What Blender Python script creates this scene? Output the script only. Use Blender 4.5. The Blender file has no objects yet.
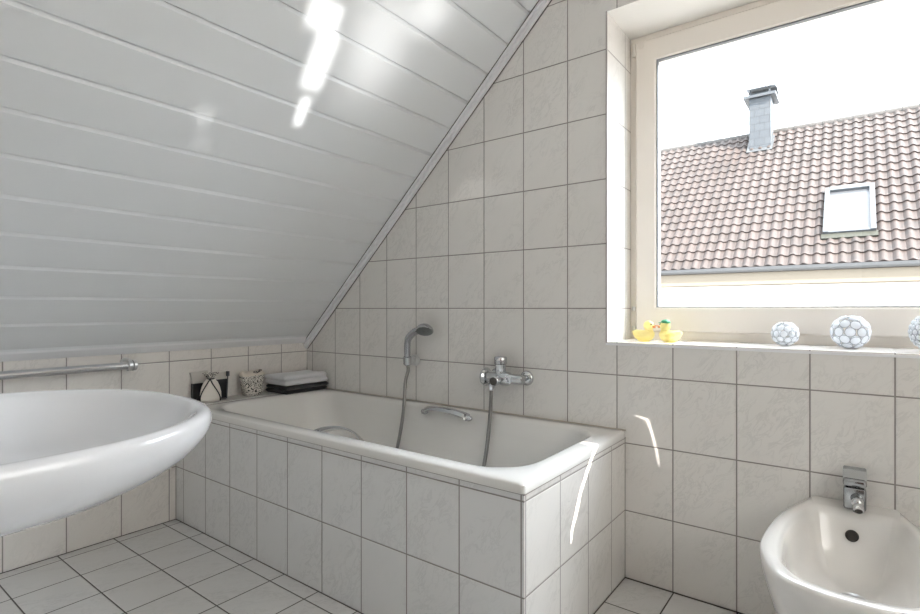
import bpy, bmesh, math, random
from mathutils import Vector, Matrix
random.seed(7)
PI = math.pi
C = bpy.context.scene.collection

# ------------------------------------------------------------------ helpers
def wloc(o):
    v = Vector((0, 0, 0))
    while o is not None:
        v += o.location
        o = o.parent
    return v

def obj(name, bm, mats, parent=None, smooth=False, label=None, angle=None, kind=None):
    """link a bmesh written in world coordinates as ONE mesh object"""
    if parent is not None:
        bmesh.ops.translate(bm, verts=bm.verts, vec=-wloc(parent))
    me = bpy.data.meshes.new(name)
    bmesh.ops.recalc_face_normals(bm, faces=bm.faces)
    bm.to_mesh(me); bm.free()
    if not isinstance(mats, (list, tuple)): mats = [mats]
    for m in mats: me.materials.append(m)
    if smooth:
        for p in me.polygons: p.use_smooth = True
        if angle: me.set_sharp_from_angle(angle=math.radians(angle))
    o = bpy.data.objects.new(name, me); C.objects.link(o)
    if parent is not None: o.parent = parent
    if label: o['label'] = label
    if kind: o['kind'] = kind
    return o

def thing(name, label, cat, loc=(0, 0, 0), group=None):
    o = bpy.data.objects.new(name, None); C.objects.link(o)
    o.location = loc; o.empty_display_size = .05
    o['label'] = label; o['category'] = cat
    if group: o['group'] = group
    return o

def struct(name, bm, mats, **k):
    return obj(name, bm, mats, kind='structure', **k)

def box(bm, x0, x1, y0, y1, z0, z1, mi=0, bev=0, seg=2):
    n0 = len(bm.faces)
    r = bmesh.ops.create_cube(bm, size=1)
    vs = r['verts']
    for v in vs:
        v.co = Vector(((x0+x1)/2 + v.co.x*(x1-x0), (y0+y1)/2 + v.co.y*(y1-y0), (z0+z1)/2 + v.co.z*(z1-z0)))
    fs = set(f for v in vs for f in v.link_faces)
    for f in fs: f.material_index = mi
    if bev:
        es = set(e for v in vs for e in v.link_edges)
        bmesh.ops.bevel(bm, geom=list(es), offset=bev, segments=seg, profile=.5, affect='EDGES')
    return vs

def prism(bm, pts, axis, a, b, mi=0):
    """pts: 2D outline in the plane across `axis`, extruded from a to b along it"""
    def mk(p, t):
        if axis == 'x': return Vector((t, p[0], p[1]))
        if axis == 'y': return Vector((p[0], t, p[1]))
        return Vector((p[0], p[1], t))
    A_ = [bm.verts.new(mk(p, a)) for p in pts]; B_ = [bm.verts.new(mk(p, b)) for p in pts]
    n = len(pts); fs = []
    for i in range(n):
        fs.append(bm.faces.new((A_[i], A_[(i+1) % n], B_[(i+1) % n], B_[i])))
    fs.append(bm.faces.new(A_)); fs.append(bm.faces.new(B_[::-1]))
    for f in fs: f.material_index = mi
    return fs

def loft(bm, rings, cap0=False, cap1=False, closed=True):
    R_ = [[bm.verts.new(Vector(p)) for p in r] for r in rings]
    n = len(R_[0])
    for a, b in zip(R_, R_[1:]):
        for i in range(n if closed else n-1):
            j = (i+1) % n
            bm.faces.new((a[i], a[j], b[j], b[i]))
    if cap0: bm.faces.new(R_[0][::-1])
    if cap1: bm.faces.new(R_[-1])
    return R_

def basis(d):
    d = Vector(d).normalized()
    u = d.cross(Vector((0, 0, 1)))
    if u.length < 1e-3: u = Vector((1, 0, 0))
    u.normalize(); return d, u, d.cross(u)

def lathe(bm, prof, origin, direction=(0, 0, 1), seg=32, cap0=True, cap1=True, sx=1, sy=1):
    """prof: (radius, distance along direction)"""
    d, u, v = basis(direction); o = Vector(origin)
    rings = []
    for r, t in prof:
        rings.append([o + d*t + u*(r*sx*math.cos(2*PI*i/seg)) + v*(r*sy*math.sin(2*PI*i/seg)) for i in range(seg)])
    return loft(bm, rings, cap0, cap1)

def smooth_path(pts, n=8, closed=False):
    pts = [Vector(p) for p in pts]; out = []
    m = len(pts); rng = m if closed else m-1
    for i in range(rng):
        if closed: p0, p1, p2, p3 = pts[(i-1) % m], pts[i], pts[(i+1) % m], pts[(i+2) % m]
        else: p0, p1, p2, p3 = pts[max(i-1, 0)], pts[i], pts[i+1], pts[min(i+2, m-1)]
        for k in range(n):
            t = k/n
            out.append(.5*((2*p1) + (-p0+p2)*t + (2*p0-5*p1+4*p2-p3)*t*t + (-p0+3*p1-3*p2+p3)*t**3))
    if not closed: out.append(pts[-1])
    return out

def tube(bm, pts, r, seg=12, caps=True, flat=1.0):
    pts = [Vector(p) for p in pts]; n = len(pts)
    rr = r if isinstance(r, (list, tuple)) else [r]*n
    T = []
    for i in range(n):
        T.append((pts[min(i+1, n-1)] - pts[max(i-1, 0)]).normalized())
    d, u, v = basis(T[0])
    rings = []
    for i in range(n):
        if i:
            u = (u - T[i]*u.dot(T[i])).normalized()
        v = T[i].cross(u)
        rings.append([pts[i] + u*(rr[i]*math.cos(2*PI*k/seg)) + v*(rr[i]*flat*math.sin(2*PI*k/seg)) for k in range(seg)])
    loft(bm, rings, caps, caps)

def torus(bm, c, nrm, R, r, seg=20, ss=6):
    d, u, v = basis(nrm); c = Vector(c)
    pts = []
    for i in range(seg):
        a = 2*PI*i/seg; e = u*math.cos(a)+v*math.sin(a)
        pts.append([c+e*(R+r*math.cos(2*PI*k/ss))+d*(r*math.sin(2*PI*k/ss)) for k in range(ss)])
    loft(bm, pts+[pts[0]])

def ell(bm, c, rx, ry, rz, rot=None, seg=20, rings=12):
    M = Matrix.Translation(Vector(c)) @ (rot or Matrix.Identity(4)) @ Matrix.Diagonal((rx, ry, rz, 1))
    bmesh.ops.create_uvsphere(bm, u_segments=seg, v_segments=rings, radius=1, matrix=M)

def rrect(x0, x1, y0, y1, r, z, n=8):
    """rounded rectangle; r = radius or 4 radii for corners (x1y1, x0y1, x0y0, x1y0)"""
    r = r if isinstance(r, (list, tuple)) else [r]*4
    out = []
    for k, (cx_, cy_, a0) in enumerate([(x1-r[0], y1-r[0], 0), (x0+r[1], y1-r[1], PI/2), (x0+r[2], y0+r[2], PI), (x1-r[3], y0+r[3], 1.5*PI)]):
        for i in range(n+1):
            a = a0 + PI/2*i/n
            out.append(Vector((cx_ + r[k]*math.cos(a), cy_ + r[k]*math.sin(a), z)))
    return out

# ------------------------------------------------------------------ materials
def newmat(name):
    m = bpy.data.materials.new(name); m.use_nodes = True
    nt = m.node_tree; nt.nodes.clear()
    out = nt.nodes.new('ShaderNodeOutputMaterial')
    return m, nt, out

class N:
    def __init__(s, nt): s.nt = nt
    def __call__(s, t, **k):
        n = s.nt.nodes.new(t)
        for a, b in k.items(): setattr(n, a, b)
        return n
    def link(s, a, b): s.nt.links.new(a, b)
    def math(s, op, a, b=None, c=None):
        n = s.nt.nodes.new('ShaderNodeMath'); n.operation = op
        for i, x in enumerate((a, b, c)):
            if x is None: continue
            if isinstance(x, (int, float)): n.inputs[i].default_value = x
            else: s.nt.links.new(x, n.inputs[i])
        return n.outputs[0]
    def mix(s, f, a, b):
        n = s.nt.nodes.new('ShaderNodeMix'); n.data_type = 'RGBA'
        for i, x in ((0, f), (6, a), (7, b)):
            if isinstance(x, (int, float)): n.inputs[i].default_value = x
            elif isinstance(x, tuple): n.inputs[i].default_value = (*x, 1) if len(x) == 3 else x
            else: s.nt.links.new(x, n.inputs[i])
        return n.outputs[2]

def plain(name, col, rough=.5, metal=0, coat=0, noise=0, nscale=20, bump=0, bscale=60, spec=.5, sss=0, trans=0, alpha=1, ior=1.5, sheen=0):
    m, nt, out = newmat(name); n = N(nt)
    p = n('ShaderNodeBsdfPrincipled'); n.link(p.outputs[0], out.inputs[0])
    p.inputs['Base Color'].default_value = (*col, 1); p.inputs['Roughness'].default_value = rough
    p.inputs['Metallic'].default_value = metal; p.inputs['Coat Weight'].default_value = coat
    p.inputs['Specular IOR Level'].default_value = spec; p.inputs['IOR'].default_value = ior
    p.inputs['Transmission Weight'].default_value = trans; p.inputs['Alpha'].default_value = alpha
    p.inputs['Sheen Weight'].default_value = sheen
    if sss: p.inputs['Subsurface Weight'].default_value = sss; p.inputs['Subsurface Radius'].default_value = (.01, .008, .004)
    g = n('ShaderNodeNewGeometry')
    if noise:
        t = n('ShaderNodeTexNoise'); t.inputs['Scale'].default_value = nscale; n.link(g.outputs['Position'], t.inputs['Vector'])
        d = tuple(c*(1-noise) for c in col)
        n.link(n.mix(t.outputs['Fac'], d, col), p.inputs['Base Color'])
    if bump:
        t = n('ShaderNodeTexNoise'); t.inputs['Scale'].default_value = bscale; n.link(g.outputs['Position'], t.inputs['Vector'])
        b = n('ShaderNodeBump'); b.inputs['Strength'].default_value = bump; b.inputs['Distance'].default_value = .002
        n.link(t.outputs['Fac'], b.inputs['Height']); n.link(b.outputs[0], p.inputs['Normal'])
    return m

ZR = .994
def tile_mat(name, ua, va, u0, v0, pu=.2, pv=.2485, pv_up=None, g=.0041, tint=(.765, .742, .715), grout=(.27, .25, .235), rough=.16, split=None):
    """glazed marbled tile with grout lines every pu x pv metres, laid along two world axes"""
    m, nt, out = newmat(name); n = N(nt)
    p = n('ShaderNodeBsdfPrincipled'); n.link(p.outputs[0], out.inputs[0])
    geo = n('ShaderNodeNewGeometry'); sp = n('ShaderNodeSeparateXYZ'); n.link(geo.outputs['Position'], sp.inputs[0])
    ax = {'x': 0, 'y': 1, 'z': 2}
    U = n.math('DIVIDE', n.math('SUBTRACT', sp.outputs[ax[ua]], u0), pu)
    dv = n.math('SUBTRACT', sp.outputs[ax[va]], v0)
    if pv_up:
        up = n.math('GREATER_THAN', dv, 0)
        V = n.math('DIVIDE', dv, n.math('ADD', pv, n.math('MULTIPLY', up, pv_up-pv)))
    else: V = n.math('DIVIDE', dv, pv)
    fu = n.math('FRACT', U); fv = n.math('FRACT', V)
    eu = n.math('MULTIPLY', n.math('MINIMUM', fu, n.math('SUBTRACT', 1, fu)), pu)
    ev = n.math('MULTIPLY', n.math('MINIMUM', fv, n.math('SUBTRACT', 1, fv)), pv)
    e = n.math('MINIMUM', eu, ev)
    if split is not None:   # one extra joint at a world coordinate of the u axis
        e = n.math('MINIMUM', e, n.math('ABSOLUTE', n.math('SUBTRACT', sp.outputs[ax[ua]], split)))
    mr = n('ShaderNodeMapRange'); mr.inputs[1].default_value = g/2-.0004; mr.inputs[2].default_value = g/2+.0004
    n.link(e, mr.inputs[0]); tilem = mr.outputs[0]
    cid = n('ShaderNodeCombineXYZ'); n.link(n.math('FLOOR', U), cid.inputs[0]); n.link(n.math('FLOOR', V), cid.inputs[1])
    wn = n('ShaderNodeTexWhiteNoise'); n.link(cid.outputs[0], wn.inputs['Vector'])
    sc = n('ShaderNodeVectorMath', operation='SCALE'); n.link(wn.outputs['Color'], sc.inputs[0]); sc.inputs['Scale'].default_value = 7
    cuv = n('ShaderNodeCombineXYZ')   # streaks run diagonally up the tile
    uu = n.math('MULTIPLY', fu, pu); vv = n.math('MULTIPLY', fv, pv)
    n.link(n.math('SUBTRACT', n.math('MULTIPLY', uu, .8), n.math('MULTIPLY', vv, .6)), cuv.inputs[0])
    n.link(n.math('MULTIPLY', n.math('ADD', n.math('MULTIPLY', uu, .6), n.math('MULTIPLY', vv, .8)), .42), cuv.inputs[1])
    ad = n('ShaderNodeVectorMath', operation='ADD'); n.link(cuv.outputs[0], ad.inputs[0]); n.link(sc.outputs[0], ad.inputs[1])
    nz = n('ShaderNodeTexNoise'); nz.inputs['Scale'].default_value = 34; nz.inputs['Detail'].default_value = 5
    nz.inputs['Roughness'].default_value = .62; nz.inputs['Distortion'].default_value = .8
    n.link(ad.outputs[0], nz.inputs['Vector'])
    ridge = n.math('ABSOLUTE', n.math('SUBTRACT', nz.outputs['Fac'], .5))
    vr = n('ShaderNodeMapRange'); vr.inputs[1].default_value = 0; vr.inputs[2].default_value = .045; vr.inputs[3].default_value = 1; vr.inputs[4].default_value = 0
    n.link(ridge, vr.inputs[0])
    nz2 = n('ShaderNodeTexNoise'); nz2.inputs['Scale'].default_value = 9; n.link(ad.outputs[0], nz2.inputs['Vector'])
    mk = n('ShaderNodeMapRange'); mk.inputs[1].default_value = .38; mk.inputs[2].default_value = .60; n.link(nz2.outputs['Fac'], mk.inputs[0])
    vein = n.math('MULTIPLY', n.math('MULTIPLY', vr.outputs[0], mk.outputs[0]), .60)
    t2 = tuple(c*.80 for c in tint)
    c0 = n.mix(n.math('MULTIPLY', nz2.outputs['Fac'], .25), tint, tuple(c*.93 for c in tint))
    c1 = n.mix(vein, c0, t2)
    n.link(n.mix(tilem, grout, c1), p.inputs['Base Color'])
    rr = n('ShaderNodeMapRange'); n.link(tilem, rr.inputs[0]); rr.inputs[3].default_value = .8; rr.inputs[4].default_value = rough
    n.link(rr.outputs[0], p.inputs['Roughness'])
    soft = n('ShaderNodeMapRange'); soft.inputs[1].default_value = g/2-.0005; soft.inputs[2].default_value = g/2+.003; soft.interpolation_type = 'SMOOTHSTEP'
    n.link(e, soft.inputs[0])
    wob = n('ShaderNodeTexNoise'); wob.inputs['Scale'].default_value = 11; n.link(ad.outputs[0], wob.inputs['Vector'])
    b = n('ShaderNodeBump'); b.inputs['Strength'].default_value = .5; b.inputs['Distance'].default_value = .0015
    n.link(n.math('ADD', soft.outputs[0], n.math('MULTIPLY', wob.outputs['Fac'], .5)), b.inputs['Height'])
    n.link(b.outputs[0], p.inputs['Normal'])
    return m

X0 = .0499
T_back = tile_mat('tile_back_wall', 'x', 'z', X0, ZR, pv_up=.2450)
T_left = tile_mat('tile_left_wall', 'y', 'z', -.1731, ZR, tint=(.76, .725, .69))
T_rev = tile_mat('tile_reveal', 'y', 'z', 0, ZR, pv_up=.2450, tint=(.78, .755, .72))  # lighter tint paints in the daylight falling on the reveal
T_sill = tile_mat('tile_sill', 'x', 'y', X0, -.135, pv=.4, tint=(.80, .775, .74))  # paler tint puts the sill's window light into the colour
T_front = tile_mat('tile_front_wall', 'x', 'z', X0, ZR)
T_right = tile_mat('tile_right_wall', 'y', 'z', 0, ZR)
T_apron = tile_mat('tile_tub_front', 'x', 'z', .0714, ZR, tint=(.75, .745, .74))
T_end = tile_mat('tile_tub_end', 'y', 'z', -.134, ZR)
T_ledge = tile_mat('tile_ledge', 'y', 'x', -.1731, -.07, pv=.2)
T_floor = tile_mat('tile_floor', 'x', 'y', .053, -.003, pv=.2, g=.0046, grout=(.075, .066, .06), tint=(.66, .655, .645), rough=.24)
plaster = plain('white_plaster', (.84, .815, .78), .85, bump=.15, bscale=120)
panel_m = plain('white_lacquer_panel', (.72, .735, .75), .34, bump=.03, bscale=25)
trim_m = plain('white_plastic_trim', (.80, .80, .82), .4)
grey_m = plain('grey_sealant', (.30, .28, .26), .7)
dark_m = plain('dark_gap', (.10, .092, .085), .8)
pvc = plain('cream_window_plastic', (.80, .745, .685), .3)
gasket = plain('black_rubber', (.12, .125, .13), .6)
ceramic = plain('white_ceramic', (.82, .84, .885), .07, coat=.6)
ceramic_b = plain('ivory_ceramic', (.765, .745, .72), .07, coat=.6)
enamel = plain('cream_enamel', (.75, .735, .71), .13, coat=.3)
enamel_rim = enamel
chrome = plain('chrome', (.64, .65, .665), .08, metal=1)
chrome_soft = plain('brushed_chrome', (.62, .62, .62), .28, metal=1)
chrome_tap = plain('satin_chrome', (.36, .37, .38), .16, metal=1)
chrome_dk = plain('dark_chrome', (.48, .49, .51), .12, metal=1)  # even, darker chrome tone for the hand shower
dark_hole = plain('dark_hole', (.035, .03, .025), .5)

def glass_mat(name, tint=(1, 1, 1), refl=1.0):
    m, nt, out = newmat(name); n = N(nt)
    tr = n('ShaderNodeBsdfTransparent'); tr.inputs[0].default_value = (*tint, 1)
    gl = n('ShaderNodeBsdfGlossy'); gl.inputs['Roughness'].default_value = 0.0
    fr = n('ShaderNodeFresnel'); gg = n('ShaderNodeNewGeometry')
    n.link(n.math('ADD', 1.5, n.math('MULTIPLY', gg.outputs['Backfacing'], 1/1.5-1.5)), fr.inputs[0])
    mx = n('ShaderNodeMixShader'); n.link(n.math('MULTIPLY', fr.outputs[0], refl*.6), mx.inputs[0])
    n.link(tr.outputs[0], mx.inputs[1]); n.link(gl.outputs[0], mx.inputs[2]); n.link(mx.outputs[0], out.inputs[0])
    return m
glass = glass_mat('window_glass')

# ------------------------------------------------------------------ room shell
ZC, SL = .80, .94            # sloped ceiling: z = ZC + SL*x
FLAT = 2.4; XF = (FLAT-ZC)/SL
XL, XR, YF = 0.0, 3.6, -2.12     # left wall, right wall, wall behind the camera
WX0, WX1, WZ0, WZ1, WD = 1.811, 3.06, .868, 2.115, .40   # window opening
bm = bmesh.new(); box(bm, -.3, XR+.3, YF-.3, .4, -.25, 0); struct('floor', bm, T_floor)

bm = bmesh.new()             # back wall with the opening and its tiled reveal
prism(bm, [(-.0, -.0), (WX0, 0), (WX0, FLAT), (XF, FLAT), (0, ZC)], 'y', 0, WD)
box(bm, WX1, XR+.3, 0, WD, 0, FLAT)
box(bm, WX0, WX1, 0, WD, 0, WZ0-.012)
box(bm, WX0, WX1, 0, WD, WZ1, FLAT)
for f in bm.faces:
    c = f.calc_center_median(); nn = f.normal; f.normal_update(); nn = f.normal
    if abs(nn.x) > .9: f.material_index = 1
    if abs(nn.z) > .9: f.material_index = 2
    if c.y > WD-.01: f.material_index = 2
struct('wall_back', bm, [T_back, T_rev, plaster])

bm = bmesh.new(); box(bm, -.3, 0, YF-.3, .4, 0, ZC); struct('wall_left', bm, T_left)
bm = bmesh.new(); prism(bm, [(0, 0), (XR, 0), (XR, FLAT), (XF, FLAT), (0, ZC)], 'y', YF-.3, YF); struct('wall_front', bm, T_front)
# right wall (outside the frame) with an added window behind a slit screen
RY0, RY1, RZ0, RZ1 = -1.85, -.60, .95, 2.1
bm = bmesh.new()
box(bm, XR, XR+.3, YF-.3, RY0, 0, FLAT); box(bm, XR, XR+.3, RY1, 0, 0, FLAT)
box(bm, XR, XR+.3, RY0, RY1, 0, RZ0); box(bm, XR, XR+.3, RY0, RY1, RZ1, FLAT)
struct('wall_right', bm, T_right)

# unseen brown door added behind the camera for dark reflections in the chrome
d1 = bpy.data.objects.new('added_door', None); C.objects.link(d1); d1.location = (3.05, YF, 0); d1['kind'] = 'structure'
wood = plain('brown_wood', (.13, .065, .035), .35, noise=.5, nscale=6)
bm = bmesh.new()
box(bm, 2.60, 2.68, YF+.001, YF+.03, .003, 2.08, bev=.003); box(bm, 3.42, 3.50, YF+.001, YF+.03, .003, 2.08, bev=.003); box(bm, 2.60, 3.50, YF+.001, YF+.03, 2.0805, 2.16, bev=.003)
obj('door_frame', bm, wood, d1)
bm = bmesh.new(); box(bm, 2.683, 3.417, YF+.001, YF+.022, .006, 2.076, bev=.002)
for za, zb in ((.25, .95), (1.08, 1.92)): box(bm, 2.80, 3.30, YF+.020, YF+.030, za, zb, bev=.004)
obj('door_leaf', bm, wood, d1)
bm = bmesh.new(); box(bm, 2.715, 2.755, YF+.022, YF+.030, .94, 1.12, bev=.003); tube(bm, smooth_path([(2.735, YF+.028, 1.05), (2.735, YF+.070, 1.05), (2.76, YF+.076, 1.05), (2.85, YF+.076, 1.05)], 5), .009, 12)
obj('door_handle', bm, chrome, d1, smooth=True, angle=40)

# sloped ceiling of lacquered boards, grooves modelled
th = math.atan(SL); ux, uz = math.cos(th), math.sin(th)     # along the slope
nx, nz_ = math.sin(th), -math.cos(th)                         # into the room
def slope(s, d=0): return (s*ux + d*nx, ZC + s*uz + d*nz_)
Ltot = XF/ux
PITCH = .1425; S0 = .1949 - PITCH
prof = [slope(-.12)]
s = S0
while s < Ltot:
    prof += [slope(s-.0085, 0), slope(s+.0030, -.008), slope(s+.0034, -.013), slope(s+.0064, -.013), slope(s+.0067, 0)]
    s += PITCH
prof = [p for p in prof if p[0] < XF-.001] + [(XF, FLAT)]
prof += [(XF-.25, FLAT+.25), (-.3-.0, ZC+.05), (-.3, ZC-.12*uz)]
bm = bmesh.new(); prism(bm, prof, 'y', YF-.3, .4)
struct('ceiling', bm, panel_m)
bm = bmesh.new(); box(bm, XF-.25, XR+.3, YF-.3, .4, FLAT, FLAT+.25); struct('ceiling_flat', bm, plaster)

# trims
bm = bmesh.new()
def diag_bar(bm, d0, d1, y0, y1, mi=0):       # d = distance below the ceiling face
    a0, a1 = slope(-.02, d0), slope(Ltot+.05, d0); b0, b1 = slope(-.02, d1), slope(Ltot+.05, d1)
    prism(bm, [a0, a1, b1, b0], 'y', y0, y1, mi)
diag_bar(bm, .0, .0045, -.0262, 0, 1)
diag_bar(bm, .0045, .017, -.026, 0)
diag_bar(bm, .017, .0182, -.014, 0, 1)
diag_bar(bm, .0182, .034, -.020, 0)
diag_bar(bm, .034, .0362, -.004, 0, 1)
struct('trim_1', bm, [trim_m, dark_m])
bm = bmesh.new()
zt = ZC
prism(bm, [(0, zt-.004), (.004, zt-.006), (.019, zt+.010), (.030, zt+.0225), (.0325, zt+.031), (.0, zt+.0)], 'y', YF, -.028)
struct('trim_2', bm, trim_m)
bm = bmesh.new()                 # edge strips round the window reveal
box(bm, WX0-.0035, WX0+.0015, -.003, .004, WZ0-.004, WZ1, 0)
struct('trim_3', bm, plain('grey_edge_strip', (.36, .34, .32), .4))
bm = bmesh.new()
box(bm, WX0-.003, WX1+.003, -.004, .004, WZ0-.012, WZ0-.004, 0)
struct('trim_4', bm, trim_m)

# dark grout in the corners
bm = bmesh.new()
g = .0028
box(bm, 0, 1.88, -.742-g, -.742+.001, -.002, .002); box(bm, 1.88-.001, 1.88+g, -.742, 0, -.002, .002)
box(bm, 0, g, YF, -.742, -.002, .002); box(bm, 1.88, XR, -g, 0, -.002, .002)
struct('trim_5', bm, plain('dark_joint', (.09, .08, .07), .8))
bm = bmesh.new()
box(bm, 0, 1.8835, -.7455, -.741, .5145, .5172); box(bm, 1.879, 1.8835, -.7455, 0, .5145, .5172); box(bm, 0, .0022, -.0022, 0, 0, ZC); box(bm, 1.8795, 1.882, -.0025, 0, 0, .518); box(bm, 0, .0022, -.7442, -.742, 0, .5)
struct('trim_6', bm, grey_m)

# ------------------------------------------------------------------ window 1
w = bpy.data.objects.new('window_1', None); C.objects.link(w); w.location = ((WX0+WX1)/2, .27, WZ0); w['kind'] = 'structure'
YW = .262
def frame(bm, x0, x1, z0, z1, wl, wr, wb, wt, y0, y1, bev=.004, mi=0):
    """four mitred bars with bevelled inner edges"""
    o_ = [(x0, z0), (x1, z0), (x1, z1), (x0, z1)]
    i_ = [(x0+wl, z0+wb), (x1-wr, z0+wb), (x1-wr, z1-wt), (x0+wl, z1-wt)]
    cs = [(o_, y1), (o_, y0+bev), ([(a+(bev if k in (0, 3) else -bev), b+(bev if k in (0, 1) else -bev)) for k, (a, b) in enumerate(o_)], y0),
          ([(a-(bev if k in (0, 3) else -bev), b-(bev if k in (0, 1) else -bev)) for k, (a, b) in enumerate(i_)], y0), (i_, y0+bev), (i_, y1)]
    R_ = [[bm.verts.new((a, y, b)) for a, b in pts] for pts, y in cs]
    R_.append(R_[0])
    for a, b in zip(R_, R_[1:]):
        for k in range(4):
            j = (k+1) % 4; f = bm.faces.new((a[k], a[j], b[j], b[k])); f.material_index = mi
bm = bmesh.new(); frame(bm, WX0, WX1, WZ0-.006, WZ1, .040, .040, .05, .045, YW, YW+.07, .003)
obj('window_frame', bm, pvc, w)
bm = bmesh.new(); frame(bm, WX0+.024, WX1-.024, WZ0+.032, WZ1-.026, .084, .084, .098, .090, YW-.014, YW+.05, .006)
SX0, SX1, SZ0, SZ1 = WX0+.024, WX1-.024, WZ0+.032, WZ1-.026
sash = obj('sash', bm, pvc, w)
bm = bmesh.new(); frame(bm, SX0+.080, SX1-.080, SZ0+.094, SZ1-.086, .008, .008, .008, .008, YW-.008, YW+.012, .001)
obj('glazing_gasket', bm, gasket, w, label='dark rubber seal round the glass')
bm = bmesh.new(); box(bm, SX0+.082, SX1-.082, YW+.006, YW+.010, SZ0+.096, SZ1-.088); obj('glass_pane', bm, glass, w)
for z in (2.035, .985, .905):
    bm = bmesh.new()
    lathe(bm, [(.0075, 0), (.0085, .003), (.0085, .045 if z > 1.5 else .012), (.007, .05 if z > 1.5 else .016)], (WX0+.017, YW-.008, z-.0), (0, 0, 1), 14)
    box(bm, WX0+.012, WX0+.030, YW-.006, YW+.002, z+.004, z+(.045 if z > 1.5 else .012))
    obj('hinge', bm, pvc if z > 1.5 else chrome_soft, w, smooth=True, angle=40)
bm = bmesh.new()                 # small catch at the corner of the sash
box(bm, SX0+.012, SX0+.034, YW-.017, YW-.013, SZ1-.030, SZ1-.004, bev=.001); obj('sash_cap', bm, pvc, w)
bm = bmesh.new()                 # handle on the right stile (right of the frame)
box(bm, SX1-.055, SX1-.027, YW-.026, YW-.014, 1.45, 1.52, bev=.003); box(bm, SX1-.050, SX1-.032, YW-.055, YW-.04, 1.36, 1.50, bev=.005); box(bm, SX1-.048, SX1-.034, YW-.045, YW-.02, 1.478, 1.494)
obj('window_handle', bm, pvc, w)
bm = bmesh.new(); box(bm, WX0, WX1, -.001, YW+.02, WZ0-.012, WZ0, bev=.0008, seg=1); obj('window_sill', bm, T_sill, w)
bm = bmesh.new(); box(bm, WX0+.0, WX1, WD-.07, WD+.06, WZ0-.03, WZ0-.012); obj('outer_sill', bm, trim_m, w)

# unseen window added in the right wall to light the room
w2 = bpy.data.objects.new('added_window', None); C.objects.link(w2); w2.location = (XR+.1, (RY0+RY1)/2, RZ0); w2['kind'] = 'structure'
bm = bmesh.new()
for a in [(RY0, RY0+.07, RZ0, RZ1), (RY1-.07, RY1, RZ0, RZ1), (RY0+.07, RY1-.07, RZ0, RZ0+.07), (RY0+.07, RY1-.07, RZ1-.07, RZ1)]:
    box(bm, XR+.10, XR+.16, *a)
obj('window_frame', bm, pvc, w2)
bm = bmesh.new(); box(bm, XR+.125, XR+.13, RY0+.07, RY1-.07, RZ0+.07, RZ1-.07); obj('glass_pane', bm, glass, w2)

# added screen over that window; its slots are shaped to cast the sun streaks
def slit_screen_mesh(y0, y1, z0, z1, xx, slots):
    def span(sl, z):
        ks = sl
        if z > ks[0][1] or z < ks[-1][1]: return None
        for a, b in zip(ks, ks[1:]):
            if a[1] >= z >= b[1]:
                t = (a[1]-z)/(a[1]-b[1]) if a[1] != b[1] else 0
                return (a[0]+(b[0]-a[0])*t, (a[2]+(b[2]-a[2])*t)/2)
    zk = sorted(set([z0, z1] + [k[1] for sl in slots for k in sl]), reverse=True)
    bm = bmesh.new()
    for zt_, zb_ in zip(zk, zk[1:]):
        e = 1e-6; cuts_t, cuts_b = [], []
        for sl in slots:
            a, b = span(sl, zt_-e), span(sl, zb_+e)
            if a and b: cuts_t += [a[0]-a[1], a[0]+a[1]]; cuts_b += [b[0]-b[1], b[0]+b[1]]
        T_ = [y0]+cuts_t+[y1]; B_ = [y0]+cuts_b+[y1]
        for i in range(0, len(T_), 2):
            for dx in (0, .0012):
                bm.faces.new([bm.verts.new(v) for v in ((xx+dx, T_[i], zt_), (xx+dx, T_[i+1], zt_), (xx+dx, B_[i+1], zb_), (xx+dx, B_[i], zb_))])
    return bm
XB = XR+.05
SB, SC = .45, .75           # the sun travels (-1, SB, -SC)
slot1 = [(y-SB*(XB-x), z+SC*(XB-x), w_) for x, y, z, w_ in [(1.800, -.262, .544, .020), (1.882, -.270, .544, .034), (1.88, -.297, .525, .028), (1.88, -.345, .475, .029), (1.88, -.398, .42, .024), (1.88, -.432, .36, .026), (1.88, -.455, .33, .018), (1.88, -.463, .29, .006)]]
slot2 = [(0-SB*(XB-x), z+SC*(XB-x), w_) for x, z, w_ in [(1.917, .603, .001), (1.960, .594, .0035), (1.978, .545, .003), (1.990, .500, .003), (1.998, .462, .0025), (2.003, .430, .001)]]
def slit_screen_mat():
    m, nt, out = newmat('slit_screen_cloth'); n = N(nt)
    d = n('ShaderNodeBsdfDiffuse'); d.inputs[0].default_value = (.75, .73, .70, 1)
    t = n('ShaderNodeBsdfTranslucent'); t.inputs[0].default_value = (.80, .79, .77, 1)
    mx_ = n('ShaderNodeMixShader'); mx_.inputs[0].default_value = .78
    n.link(d.outputs[0], mx_.inputs[1]); n.link(t.outputs[0], mx_.inputs[2]); n.link(mx_.outputs[0], out.inputs[0]); return m
obj('sun_slit_screen', slit_screen_mesh(RY0, RY1, RZ0, RZ1, XB, [slot1, slot2]), slit_screen_mat(), w2)

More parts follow.
